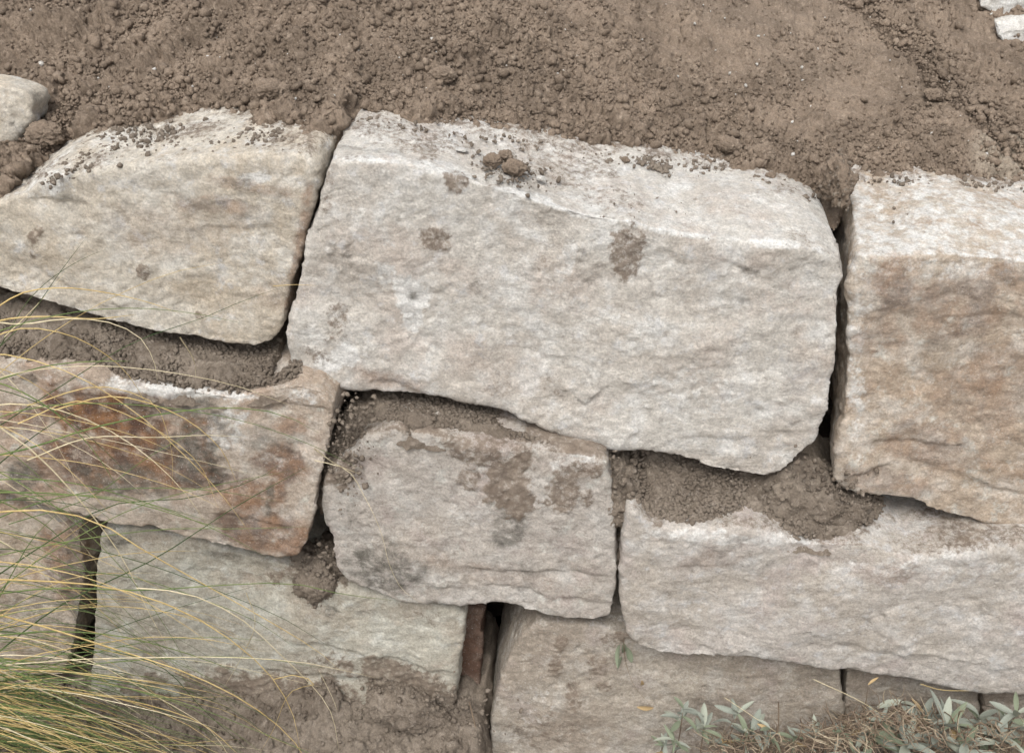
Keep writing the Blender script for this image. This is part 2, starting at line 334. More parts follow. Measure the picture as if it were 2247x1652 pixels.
stone(polyB, Y1, m_grey, .24, 0.02, seed=12, it=12, dl=.01, dr=-.01, steps=[(800, 830, 1000, 868, .006, 40), (1180, 620, 1260, 560, .003, 60), (1560, 560, 1700, 610, .004, 25), (690, 500, 745, 480, .004, 60), (1500, 960, 1760, 940, .005, 70), (1050, 760, 1330, 800, .0025, 60)], label='largest pale grey block in the middle of the top course with a soil clod on top',
      spots=[('mud', 1003, 405, 30, 34, -10, .95), ('mud', 957, 530, 40, 30, 30, .8), ('mud', 1370, 555, 45, 75, 0, .85), ('mud', 735, 710, 32, 50, 25, .6), ('mud', 690, 770, 45, 20, 20, .55),
             ('white', 895, 650, 38, 55, -25, 1), ('white', 850, 600, 25, 40, -10, .7), ('white', 750, 780, 55, 26, -25, 1), ('white', 905, 700, 26, 30, 0, .8), ('white', 1500, 850, 140, 50, 10, .45),
             ('rust', 850, 830, 60, 22, 15, .4), ('dark', 1045, 630, 14, 20, 0, .6), ('dark', 905, 655, 9, 12, 0, .8), ('mud', 720, 420, 16, 60, 5, .5), ('dark', 800, 325, 100, 6, 5, .5),
             ('rust', 1130, 820, 90, 60, 0, .15), ('white', 1350, 484, 130, 12, 8, .8), ('white', 830, 352, 110, 12, 4, .75), ('white', 1000, 385, 90, 12, 14, .7), ('white', 1150, 425, 90, 13, 15, .85), ('white', 1260, 462, 70, 12, 16, .85), ('white', 1520, 516, 110, 12, 8, .85), ('white', 1700, 536, 120, 13, 5, .9), ('white', 1230, 600, 80, 22, -60, .5), ('dark', 1165, 410, 12, 18, 0, .4), ('mud', 1210, 850, 30, 30, 0, .45),
             ('rust', 1770, 830, 50, 90, 10, .2), ('dark', 1640, 590, 25, 7, 20, .7), ('mud', 900, 300, 140, 40, 8, .62), ('mud', 1230, 350, 120, 45, 14, .58), ('mud', 1330, 430, 110, 26, 14, .5), ('mud', 1100, 850, 40, 20, 0, .4), ('mud', 1190, 590, 14, 25, 0, .45)], topmud=.16)
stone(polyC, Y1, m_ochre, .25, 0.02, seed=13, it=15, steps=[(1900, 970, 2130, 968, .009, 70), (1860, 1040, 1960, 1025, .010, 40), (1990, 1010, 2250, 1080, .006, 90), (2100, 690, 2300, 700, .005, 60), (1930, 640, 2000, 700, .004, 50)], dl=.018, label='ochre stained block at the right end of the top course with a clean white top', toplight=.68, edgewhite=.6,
      spots=[('rust', 1960, 620, 60, 60, 30, .55), ('rust', 2100, 680, 120, 70, 0, .45), ('rust', 1930, 740, 50, 70, 0, .4), ('white', 1900, 600, 40, 120, 0, .4), ('white', 1880, 800, 22, 250, 0, .55),
             ('rust', 2170, 850, 120, 100, 0, .35), ('rust', 2050, 980, 120, 60, 0, .4), ('rust', 2200, 620, 60, 40, 0, .4), ('dark', 2060, 760, 35, 14, 0, .4), ('rust', 1950, 1060, 110, 35, 8, .4), ('white', 2040, 590, 260, 26, 0, .45)])
stone(polyD, Y2, m_rust, .22, 0.02, seed=14, it=12, chip=1.5, steps=[(480, 1120, 640, 1160, .006, 50), (380, 1060, 520, 1065, .006, 40), (560, 880, 720, 900, .004, 50), (120, 860, 400, 890, .004, 60)], rough=1.2, label='rust red and brown stained block behind the grass blades', edgewhite=.75, toplight=.2,
      spots=[('rust', 230, 910, 170, 65, 8, 1), ('rust', 330, 1000, 190, 60, 12, .9), ('rust', 210, 1020, 110, 60, 10, .9), ('dark', 430, 1000, 80, 50, 30, .85), ('dark', 260, 1050, 120, 35, 15, .75), ('dark', 450, 900, 60, 30, 20, .8),
             ('rust', 620, 1020, 60, 45, 20, .8), ('rust', 560, 1080, 60, 40, 0, .75), ('rust', 590, 1170, 120, 45, 15, .7), ('white', 500, 940, 50, 70, 10, .6), ('white', 350, 850, 220, 22, 5, .8), ('dark', 50, 1045, 35, 35, 0, .9),
             ('white', 610, 1010, 30, 40, 0, .4), ('dark', 590, 1095, 9, 40, 5, .8), ('dark', 560, 960, 70, 25, 15, .5), ('rust', 640, 940, 40, 25, 0, .6), ('rust', 60, 920, 60, 40, 0, .6), ('dark', 340, 900, 80, 20, 10, .6), ('white', 670, 870, 50, 26, 0, .5)], topmud=.4)
stone(polyE, Y2+.013, m_pink, .22, 0.02, seed=15, it=15, rough=.75, steps=[(1000, 1232, 1330, 1275, .007, 30), (1040, 1272, 1340, 1330, .006, 22), (900, 1275, 1080, 1290, .005, 26), (760, 1175, 960, 1190, .004, 60)], label='pinkish grey middle block streaked with wet soil and a dark moss patch at its lower left',
      spots=[('mud', 1120, 1060, 55, 95, 0, .95), ('mud', 1040, 990, 120, 28, 15, .8), ('mud', 1235, 1080, 40, 50, -10, .85), ('mud', 1290, 1095, 16, 22, 0, .8), ('mud', 1030, 1050, 26, 34, 0, .7), ('mud', 745, 1030, 50, 40, -40, .9),
             ('dark', 850, 1245, 85, 50, 5, .95), ('dark', 1120, 1150, 40, 60, 10, .8), ('mud', 1290, 1030, 50, 18, 5, .8), ('dark', 775, 1130, 14, 25, 20, .6), ('dark', 712, 1130, 10, 80, 0, .5),
             ('mud', 860, 945, 90, 14, 0, .4), ('dark', 1160, 1245, 20, 20, 0, .5), ('white', 1000, 1120, 120, 50, 10, .3), ('white', 1250, 1010, 60, 20, 0, .5), ('dark', 1230, 1160, 22, 14, 0, .6), ('rust', 1100, 1260, 200, 20, 12, .2)], topmud=.75, toplight=.1)
stone(polyF, Y2, m_greige, .22, 0.02, seed=16, it=14, rough=.9, steps=[(1520, 1415, 1660, 1435, .006, 30), (1480, 1240, 1640, 1250, .004, 50), (1980, 1430, 2300, 1475, .006, 40), (1750, 1380, 2000, 1440, .004, 50)], label='long grey buff block at the right of the second course, soil heaped on its ledge', edgewhite=.7,
      spots=[('white', 1650, 1180, 260, 14, 2, .6), ('rust', 1560, 1230, 80, 25, 0, .25), ('white', 2050, 1240, 220, 24, 0, .45), ('mud', 1800, 1150, 140, 30, 0, .7), ('rust', 1950, 1260, 60, 20, 0, .2), ('dark', 1860, 1410, 25, 9, 10, .4)], topmud=.38, toplight=.15)
stone(polyG, Y3, m_green, .2, 0.0, seed=17, it=14, rough=.6, steps=[(640, 1400, 1000, 1470, .012, 200), (560, 1470, 860, 1500, .012, 60)], label='greenish grey block at the lower left with a crumbling soil covered foot', edgewhite=.1,
      spots=[('dark', 260, 1190, 25, 18, 0, .9), ('mud', 700, 1260, 90, 30, 10, .85), ('dark', 490, 1220, 40, 12, 20, .7), ('dark', 580, 1240, 22, 14, 0, .6), ('mud', 600, 1275, 30, 22, 0, .7), ('dark', 730, 1335, 18, 12, 0, .7),
             ('mud', 880, 1500, 170, 50, 20, .95), ('mud', 560, 1520, 300, 50, 5, .95), ('white', 600, 1240, 80, 18, 20, .3), ('dark', 500, 1370, 60, 30, 0, .35), ('mud', 940, 1350, 60, 16, 5, .5), ('dark', 800, 1340, 20, 12, 0, .5), ('mud', 720, 1470, 60, 30, 0, .6)])
stone(polyH, Y3+.055, m_brown, .15, 0.0, seed=18, it=12, label='dark red brown stone set back in the gap between two lower blocks', edgewhite=0, toplight=0)
stone(polyI, Y3, m_beige, .2, 0.0, seed=19, it=14, rough=.8, label='dusty beige block at the bottom centre, soil dabs on its face', edgewhite=.2,
      spots=[('mud', 1235, 1410, 18, 22, 0, .8), ('mud', 1220, 1460, 14, 30, 0, .75), ('mud', 1310, 1455, 24, 30, -30, .65), ('mud', 1260, 1530, 26, 36, 15, .75), ('mud', 1325, 1505, 18, 14, 0, .7), ('mud', 1210, 1600, 120, 40, 0, .5),
             ('dark', 1090, 1480, 10, 60, 10, .6), ('white', 1180, 1540, 50, 60, 0, .3), ('mud', 1350, 1400, 30, 20, 0, .7), ('mud', 1640, 1620, 200, 50, 0, .6)])
stone(polyJ, Y3+.008, m_beige, .2, 0.0, seed=20, it=12, label='beige foundation block between two narrow joints above the silver leaved plants', edgewhite=.1, spots=[('mud', 2000, 1600, 200, 60, 0, .6)])
stone(polyK, Y3-.004, m_beige, .2, 0.0, seed=21, it=12, label='beige foundation block in the lower right corner', edgewhite=.1, spots=[('mud', 2250, 1600, 200, 60, 0, .6)])
stone(polyL, Y3, m_ochre, .2, 0.0, seed=22, it=14, label='brownish block at the left edge half hidden behind the grass tuft',
      spots=[('rust', 150, 1230, 60, 90, 0, .7), ('dark', 170, 1300, 30, 160, 0, .8), ('white', 110, 1200, 30, 40, 0, .4), ('dark', 60, 1350, 90, 40, 0, .4)])
# blocks of the wall just past both ends of the picture
for (pl, y0, m, s) in [
    ([(2670, 640), (3300, 700), (3300, 1230), (2670, 1190)], Y1, m_grey, 31), ([(2600, 1240), (3350, 1300), (3350, 1640), (2600, 1570)], Y2, m_pink, 32),
    ([(2530, 1570), (3300, 1640), (3300, 1900), (2530, 1800)], Y3, m_beige, 33), ([(-1000, 420), (-370, 500), (-370, 620), (-1000, 560)], Y1, m_grey, 34),
    ([(-1050, 700), (-340, 780), (-340, 1030), (-1050, 960)], Y2, m_ochre, 35), ([(-1050, 980), (-350, 1060), (-350, 1460), (-1050, 1400)], Y3, m_tan, 36)]:
    stone(pl, y0, m, .2, 0, vox=.006, it=6, seed=s)

def crumbly(P, amp, s=3):
    """height of loose crumbly soil over the surface points P"""
    Wp = P + .0065*np.stack([fbm(P, .010, 3, s+k, .8) for k in (20, 30, 40)], 1)
    h = 0
    for sc, a, k in ((.034, .0088, 3), (.017, .0052, 6), (.0085, .0030, 9)):
        d, hv = worley3(Wp, sc, s+k); h = h + a*(.15+1.2*hv**1.5)*np.sqrt(np.clip(1-d*d*1.6, 0, 1))
    cl = np.clip(.85+.8*fbm(P, .07, 3, s+50), .35, 1.6)
    h = 1.35*h*cl - .0045*np.abs(fbm(P, .018, 3, s+60, .75)) + .0034*fbm(P, .0065, 3, s+62, .85)
    return amp*(h-.007) + .006*fbm(P, .12, 2, s+70)
# ------------------------------------------------------------------ soil sheets
def rough_soil(x, y, amp, s=0, fine=1., zl=None):
    if zl is not None: x = x + 1.2*zl
    P = np.stack([x, y, x*0], 1); wx = x + .007*fbm(P, .02, 3, s+1, .65); wy = y + .007*fbm(P, .02, 3, s+2, .65)
    z = 0
    for sc, a, k in ((.032, .012, 3), (.0165, .011, 4), (.0085, .0075*fine, 5)):
        d, hv = worley2(wx, wy, sc, s+k)
        z = z + a*(.1+1.25*hv**1.3)*np.sqrt(np.clip(1-d*d*1.15, 0, 1))
    cl = .75 + .75*fbm(P, .06, 3, s+9)
    z = z*np.clip(cl, .3, 1.6) + .0028*fbm(P, .0075, 3, s+12, .75) - .004*np.abs(fbm(P, .02, 4, s+13, .75))
    return amp*(z - .010) + .006*fbm(P, .12, 2, s+6)
def jig(x, y, z, a, s):
    P = np.stack([x, y, z], 1)
    return np.stack([x+a*.003*fbm(P, .009, 3, s, .7), y+a*.003*fbm(P, .009, 3, s+5, .7), z], 1)
def axis(lo, hi, st, flo, fhi):
    mid = np.arange(lo, hi, st); a = []; s = st; v = lo
    while v > flo: s *= 1.25; v -= s; a.append(v)
    b = []; s = st; v = hi
    while v < fhi: s *= 1.25; v += s; b.append(v)
    return np.array(a[::-1] + list(mid) + b)
GX = np.linspace(-9, 9, 9001); _k = np.exp(-np.linspace(-2.5, 2.5, 161)**2); _k /= _k.sum()
GYB = np.interp(GX, BP[:, 0], BP[:, 1]); GZB = np.interp(GX, BP[:, 0], BP[:, 2])
_q = np.exp(-np.linspace(-2, 2, 17)**2); _q /= _q.sum(); GZB = np.convolve(np.pad(GZB, 8, 'edge'), _q, 'valid'); GYB = np.convolve(np.pad(GYB, 8, 'edge'), _q, 'valid')
GYS = np.convolve(np.pad(GYB, 80, 'edge'), _k, 'valid'); GZS = np.convolve(np.pad(GZB, 80, 'edge'), _k, 'valid')
def top_z(x, y):
    yb, zb = np.interp(x, GX, GYB), np.interp(x, GX, GZB); ysm, zsm = np.interp(x, GX, GYS), np.interp(x, GX, GZS)
    v = y-yb; k = sstep(0, .11, v); sl = .30 - .10*sstep(-.2, .6, x); vs = np.maximum(y-ysm, 0)
    near = zb + np.where(v > 0, sl*np.minimum(v, .12) + .010*(1-np.exp(-np.maximum(v, 0)/.010)), 1.0*v)
    return near*(1-k) + (zsm + sl*np.minimum(vs, 1.5) + .010)*k, v
def top_pt(x, v):
    y = np.interp(x, GX, GYB) + v; return y, top_z(x, y)[0]
xs = axis(-.86, .86, .0022, -8, 8); ys = np.concatenate([axis(-.02, .44, .0022, -.03, .44)[:-1], .44+.0022*np.cumsum(1.04**np.arange(115)), [9.]])
X, Y = np.meshgrid(xs, ys); x, y = X.ravel(), Y.ravel(); z, v = top_z(x, y)
uu, vv = proj(np.stack([x, y, z], 1))
# raked smooth strip with a straight edge at the upper right, rough loose soil past it
def smooth_zone(uu, vv):
    ln = (uu-1850) - vv*1.13       # >0 : beyond the straight edge
    return ln, sstep(-750, -300, ln)*sstep(15, -25, ln)*sstep(430, 150, vv)
ln, sm = smooth_zone(uu, vv)
amp = (1.05 + .45*sstep(900, 100, uu) - .15*sstep(300, 900, uu) + .35*sstep(.07, .01, v))*(1-.42*sm)
z = z - .011*np.exp(-((ln-22)/30)**2)*sstep(600, 300, vv) + .004*sstep(60, 200, ln)
Pb = np.stack([x, y, z], 1); G3 = Pb.reshape(len(ys), len(xs), 3)
Nn = np.cross(np.gradient(G3, axis=1), np.gradient(G3, axis=0)).reshape(-1, 3); Nn /= np.linalg.norm(Nn, axis=1)[:, None]
fc = gridfaces(len(xs), len(ys)); fc = fc[(v[fc] > -.03).all(1)]
hh = crumbly(Pb, amp)*sstep(-.02, .006, v)*sstep(1.2, .7, y)
me = npmesh('soil', jig(*(Pb + Nn*hh[:, None]).T, .8, 77), fc)
attr(me, 'pale', .28*sm + .9*sstep(140, 60, np.hypot(uu-2230, (vv-340)*1.6)) + .3*sstep(100, 400, ln))
props(link('soil_slope', me, MS), kind='structure')
# ground in front of the wall
gpx = [(-1000, 1420), (-300, 1470), (0, 1490), (200, 1520), (400, 1525), (540, 1510), (640, 1512), (760, 1535), (860, 1560), (960, 1550), (1010, 1540), (1060, 1560), (1090, 1680), (1250, 1700), (1500, 1670), (1850, 1640), (2247, 1660), (3300, 1800)]
GP = np.array([at(u, v_, Y3) for u, v_ in gpx])
def ground_z(x, y):
    zb = np.interp(x, GP[:, 0], GP[:, 2]); yb = np.interp(x, GP[:, 0], GP[:, 1]); v = y-yb
    gx = GP[:, 2].min()-.06
    return gx + (zb-gx)*np.clip(1+v/.5, 0, 1) - .0*v, v
xs = axis(-.8, .8, .0036, -8, 8); ys = axis(-.36, -.03, .0036, -9, .1)
X, Y = np.meshgrid(xs, ys); x, y = X.ravel(), Y.ravel(); z, v = ground_z(x, y)
z = z + crumbly(np.stack([x, y, z], 1), 1., 40)
me = npmesh('ground', jig(x, y, z, 1.3, 79), gridfaces(len(xs), len(ys))); props(link('ground', me, MSG), kind='structure')
# earth packed behind the blocks
xs = np.arange(-1.6, 1.7, .02); zs = np.arange(-.4, .62, .02); X, Z = np.meshgrid(xs, zs); x, z = X.ravel(), Z.ravel()
hz = np.interp(x, topE[:, 0], topE[:, 2]); z = z*1.0; P = np.stack([x, z, z*0], 1)
zz = np.minimum(z, hz-.04)
me = npmesh('backfill', np.stack([x, .25+.012*fbm(P, .04, 4, 5)+0*x, zz], 1), gridfaces(len(xs), len(zs))); props(link('earth_backfill', me, MSG), kind='structure')
UB = np.array([at(u, v_, Y1) for u, v_ in [(-400, 625)] + polyA[16:] + [(610, 800), (640, 800)] + polyB[22:38] + [(1790, 1010), (1828, 1040)] + polyC[8:15]]); UB = UB[np.argsort(UB[:, 0])]
def under(x, y, z, m=.026):
    lim = np.interp(x, UB[:, 0], UB[:, 2]) - m + 1.2*np.maximum(0, np.interp(x, UB[:, 0], UB[:, 1]) - .004 - y)
    return np.minimum(z, lim)
# soil lying on the ledges of the second course
def ledge(fpx, E, slope, seed, back=.17, mat=MSG, amp=.7, lip=.0):
    L = np.array([on_top(u, v_, E) for u, v_ in fpx]); L = L[np.argsort(L[:, 0])]
    xs = np.arange(L[0, 0], L[-1, 0], .0028); ts = np.arange(-.016, back, .0028)
    X, T = np.meshgrid(xs, ts); x, t = X.ravel(), T.ravel()
    jit = .007*fbm(np.stack([x, x*0, x*0], 1), .03, 3, seed)
    y = np.interp(x, L[:, 0], L[:, 1]) + t + jit; z0 = np.interp(x, L[:, 0], L[:, 2])
    en = np.minimum(x-xs[0], xs[-1]-x); ef = sstep(0, .03, en)
    z = z0 + np.where(t > 0, slope*t + .008*(1-np.exp(-np.maximum(t, 0)/.01)), 1.2*t) + lip - (1-ef)*.03
    z = under(x, y, z + crumbly(np.stack([x, y, z], 1), amp, seed)*sstep(-.012, .01, t))
    me = npmesh('ledge', jig(x, y, z, 1.2, 78), gridfaces(len(xs), len(ts)))
    return props(link('soil_on_ledge', me, mat), kind='structure'), L
ED = np.array(edge_pts(polyD, 0, 13, Y2)); EE = np.array(edge_pts(polyE, 1, 9, Y2+.013)); EF = np.array(edge_pts(polyF, 1, 14, Y2))
_, LD = ledge([(-300, 760), (0, 778), (120, 788), (215, 800), (260, 822), (320, 840), (420, 846), (510, 858), (580, 845), (640, 828), (700, 815)], ED, .28, 61)
_, LE = ledge([(735, 980), (790, 940), (850, 925), (900, 940), (1000, 945), (1080, 960), (1200, 970), (1310, 985), (1345, 990)], EE, .3, 62)
_, LF = ledge([(1378, 1090), (1420, 1135), (1500, 1152), (1600, 1140), (1690, 1140), (1740, 1172), (1830, 1170), (1900, 1150), (1935, 1120)], EF, .42, 63)
MC = []
def mound(u, v_, y, rx, ry, rz, seed, mat=MSG, rot=0.):
    c = at(u, v_, y); bm = bmesh.new(); bmesh.ops.create_icosphere(bm, subdivisions=5, radius=1)
    V = np.array([p.co[:] for p in bm.verts]); fc = [[q.index for q in f.verts] for f in bm.faces]; bm.free()
    D = V*np.array([rx, ry, rz])
    if rot: D = np.stack([D[:, 0]*math.cos(rot)-D[:, 2]*math.sin(rot), D[:, 1], D[:, 0]*math.sin(rot)+D[:, 2]*math.cos(rot)], 1)
    W = D+c; h = .010*fbm(W, .03, 3, seed, .6)+.006*fbm(W, .011, 3, seed+3, .7)+.003*np.abs(fbm(W, .006, 2, seed+5))
    h = h*.6 + crumbly(W, .75, seed); W = D + V*h[:, None]; G = W + c; G[:, 2] = under(G[:, 0], G[:, 1], G[:, 2], .012) if y > Y2-.01 and y < Y1+.06 and v_ > 700 else G[:, 2]; W = G - c
    pk = random.choices(range(len(G)), k=int(len(G)*min(1, .14*(rx*rz)/.0012))); MC.extend(G[pk].tolist())
    me = npmesh('mound', W, fc); return props(link('packed_soil', me, mat, None, c), kind='structure')
mound(762, 985, Y2+.068, .035, .05, .07, 71, rot=-.5)
mound(735, 1065, Y2+.068, .022, .04, .035, 72)
mound(1352, 1060, Y2+.068, .026, .05, .035, 73)
mound(705, 1255, Y3+.03, .036, .045, .04, 74)
mound(1790, 1090, Y2+.07, .07, .05, .05, 75)
mound(1362, 1180, Y2+.068, .012, .04, .05, 76)
mound(1845, 400, Y1+.12, .02, .05, .03, 77, MS)
mound(1020, 1625, Y3+.02, .03, .05, .022, 78)
mound(560, 790, Y2+.12, .06, .04, .04, 79)
mound(905, 1560, Y3-.012, .07, .03, .03, 80, rot=-.3)
# crumbs and clods
ICO = None
def ico_template(sub=1):
    bm = bmesh.new(); bmesh.ops.create_icosphere(bm, subdivisions=sub, radius=1)
    V = np.array([p.co[:] for p in bm.verts]); F_ = np.array([[q.index for q in f.verts] for f in bm.faces]); bm.free(); return V, F_
IV, IF = ico_template(1)
IV2, IF2 = ico_template(2)
OV = np.array([(1, 0, 0), (-1, 0, 0), (0, 1, 0), (0, -1, 0), (0, 0, 1), (0, 0, -1)], float)
OF = np.array([(0, 2, 4), (2, 1, 4), (1, 3, 4), (3, 0, 4), (2, 0, 5), (1, 2, 5), (3, 1, 5), (0, 3, 5)])
def crumbs(name, C, r, seed, mat, sub=1):
    # fine grains are eight-sided, the larger crumbs twenty-sided; all joined in one mesh
    m = r < .0019; P1, q1 = crumb_pts(C[m], r[m]*1.12, seed, OV, OF); P2, q2 = crumb_pts(C[~m], r[~m], seed+1, IV, IF)
    me = npmesh(name, np.vstack([P1, P2]), np.vstack([q1, q2+len(P1)]), smooth=False); return props(link(name, me, mat), kind='stuff')
def crumb_pts(C, r, seed, V0, F1):
    rg = np.random.default_rng(seed); n = len(C)
    q = rg.normal(size=(n, 3, 3)); q, _ = np.linalg.qr(q)
    s = r[:, None]*rg.uniform(.65, 1.25, (n, 3))
    V = V0[None]*s[:, None, :]*rg.uniform(.6, 1.35, (n, len(V0), 1)); V = np.einsum('nvi,nij->nvj', V, q) + C[:, None]
    Fc = F1[None] + (np.arange(n)*len(V0))[:, None, None]
    return V.reshape(-1, 3), Fc.reshape(-1, 3)
rg = np.random.default_rng(5)
n = 78000; cx = rg.uniform(-.92, .92, n); cv = -.006 + .44*rg.random(n)**1.3
cy, cz = top_pt(cx, cv); cu, cvv = proj(np.stack([cx, cy, cz], 1)); ln, smm = smooth_zone(cu, cvv)
P = np.stack([cx, cy, cx*0], 1); dens = .7+.5*fbm(P, .05, 3, 90)-.45*smm + .35*np.exp(-((ln-45)/50)**2)
k = rg.random(n) < dens
cr = (.0008+.0022*rg.random(n)**1.8+.0060*rg.random(n)**18)*(1-.35*smm)
Pc = np.stack([cx, cy, cz], 1)[k]; hc = crumbly(Pc, 1.0)*(1-.4*smm[k])*sstep(-.02, .006, cv[k])
crumbs('soil_crumbs', Pc + np.array([0, -.2, .97])*(hc+.25*cr[k])[:, None], cr[k], 6, MS)
n = 170; cx = rg.uniform(-.9, .9, n); cv = .002+.4*rg.random(n); cy, cz = top_pt(cx, cv); Pc = np.stack([cx, cy, cz], 1)
crumbs('pale_grit_in_soil', Pc+np.array([0, -.2, .97])*(crumbly(Pc, 1.)+.001)[:, None], .0012+.0022*rg.random(n)**2, 66, m_white)
# crumbs spilt on block tops
C = []; rr = []
for (u0, v0, u1, v1, sp, n, rm) in [(190, 300, 690, 300, 26, 260, .004), (760, 262, 1200, 320, 16, 60, .003), (1060, 360, 1200, 400, 26, 90, .003), (1250, 325, 1580, 370, 16, 90, .0035), (1640, 395, 1800, 430, 14, 24, .005), (1900, 395, 2247, 410, 10, 50, .004), (1400, 350, 1470, 375, 12, 60, .004), (80, 400, 250, 310, 20, 90, .0036), (1300, 450, 1800, 500, 40, 30, .002), (1950, 450, 2247, 480, 40, 14, .003)]:
    for _ in range(n*3):
        t = random.random(); p = on_top(u0+(u1-u0)*t+random.gauss(0, sp), v0+(v1-v0)*t+random.gauss(0, sp*.6), topE)
        r = rm*(.16+.9*random.random()**3); C.append(p+np.array([0, 0, r*.3])); rr.append(r)
crumbs('spilt_soil_crumbs', np.array(C), np.array(rr), 8, MSG, 1)
C = []; rr = []
for L, n, sl in ((LD, 4500, .28), (LE, 4000, .3), (LF, 6000, .42)):
    for _ in range(n):
        xx = random.uniform(L[0, 0], L[-1, 0]); t = random.uniform(-.008, .11)*random.random()**.6
        r = .0008+.0026*random.random()**2+.002*random.random()**10
        yy = np.interp(xx, L[:, 0], L[:, 1])+t; C.append([xx, yy, float(under(xx, yy, np.interp(xx, L[:, 0], L[:, 2])+(sl*t if t > 0 else t)+.003+r*.5, .025))]); rr.append(r)
for q in MC: C.append(q); rr.append(.0009+.0024*random.random()**2)
for (u, v_, y, su, sv, n) in [(765, 980, Y2+.0, 26, 50, 420), (740, 1070, Y2+.01, 14, 26, 160), (1352, 1070, Y2+.015, 18, 30, 160), (705, 1255, Y3-.01, 26, 30, 320), (1800, 1080, Y2+.03, 50, 32, 500), (1020, 1590, Y3-.01, 22, 25, 200), (900, 1550, Y3-.03, 80, 28, 400)]:
    for _ in range(n):
        r = .0012+.0034*random.random()**2.5; C.append(at(u+random.gauss(0, su), v_+random.gauss(0, sv), y+random.uniform(0, .04))); rr.append(r)
crumbs('ledge_soil_crumbs', np.array(C), np.array(rr), 9, MSG)
n = 10000; cx = rg.uniform(-.8, .8, n); cy = rg.uniform(-.36, -.06, n); cz, _ = ground_z(cx, cy); cr = .001+.0042*rg.random(n)**4
crumbs('ground_soil_crumbs', np.stack([cx, cy, cz+crumbly(np.stack([cx, cy, cz], 1), 1., 40)+cr*.3], 1), cr, 10, MSG)
# single clods one can point at
def clod(p, r, seed, label, mat=MS, flat=.75, name='soil_clod', cat='clod', group=None):
    bm = bmesh.new(); bmesh.ops.create_icosphere(bm, subdivisions=5, radius=1)
    V = np.array([q.co[:] for q in bm.verts]); fc = [[q.index for q in f.verts] for f in bm.faces]; bm.free()
    h = 1+.30*fbm(V+seed*3.3, .8, 4, seed, .6)+.16*fbm(V+seed, .3, 4, seed+9, .8)-.12*np.abs(fbm(V+seed, .4, 3, seed+5, .7))
    V = V*h[:, None]*r*np.array([1, .85, flat])
    o = link(name, npmesh(name, V, fc), mat, None, np.array(p)+np.array([0, 0, r*flat*.75])); return props(o, label, cat, group)
for (u, v_, r, lab) in [(1080, 362, .010, 'crumbly brown soil clod lying left of the pair on the big grey block'), (1108, 352, .0095, 'brown soil clod at the back of the group on the big grey block'), (1128, 380, .0125, 'largest dark soil clod on top of the big grey block'),
                        (1690, 392, .0065, 'small round soil lump near the right end of the big block top'), (1372, 356, .0052, 'tiny grey soil lump at the soil edge on the big block'), (1672, 402, .004, 'smallest soil bit beside the round lump on the big block'),
                        (1688, 402+6, .0042, 'small soil bit just below the round lump on the big block')][:6]:
    p = on_top(u, v_, topE); clod(p, r, int(u), lab)
for (u, v_, r, lab) in [(100, 290, .024, 'big rounded soil clod beside the upper left stone'), (600, 195, .022, 'smooth soil clod in the slope above the joint'), (975, 160, .016, 'grey soil clod midway up the slope'), (1600, 315, .016, 'soil clod just above the right end of the big block'), (1670, 335, .017, 'broad soil clod above the joint beside the white topped block'),
                        (2050, 245-40, .014, 'greyish soil clod in the furrow at the right')]:
    for yy in np.arange(.02, .9, .003):
        p = aty(u, v_, yy)
        if p[2] < top_z(np.array([p[0]]), np.array([yy]))[0][0] + .004: break
    clod((p[0], yy, p[2]-r*.55), r, int(u), lab, flat=.6)
clod(on_top(1013, 330, topE), .007, 3, 'thin pale stone flake lying on the soil film of the big block', m_white, .15, 'stone_flake', 'stone chip')
clod(on_top(1187, 396, topE), .006, 4, 'small whitish stone chip right of the dark clod', m_white, .5, 'stone_chip', 'stone chip')
def soil_hit(u, v_):
    for yy in np.arange(.02, 1.2, .002):
        p = aty(u, v_, yy)
        if p[2] < top_z(np.array([p[0]]), np.array([yy]))[0][0]: break
    return yy - TB*(p[2]-ZR)
# half-buried stones in the slope
Mst = [(-380, 170), (-150, 172), (0, 182), (50, 190), (72, 210), (62, 250), (30, 290), (5, 350), (-20, 430), (-380, 480)]
o = stone([(a_+2, b_2+14) for a_, b_2 in Mst], .125, m_tan, .05, -.1, seed=23, it=12, name='boulder', parent=None, toplight=.1); props(o, 'pale grey stone block sticking out of the soil at the upper left edge', 'stone')
o = stone([(2150, 14), (2185, -10), (2260, -20), (2330, -10), (2330, 50), (2235, 45), (2180, 34)], soil_hit(2210, 34)-.004, m_white, .05, .35, seed=24, it=6, name='half_buried_stone', parent=None, vox=.0025); props(o, 'chalky white stone half buried in the top right corner', 'stone')
o = stone([(2182, 78), (2215, 66), (2300, 62), (2300, 130), (2245, 112), (2195, 92)], soil_hit(2220, 94)-.004, m_white, .04, .35, seed=25, it=6, name='half_buried_stone', parent=None, vox=.0025); props(o, 'lower chalky white stone poking from soil at the right edge', 'stone')
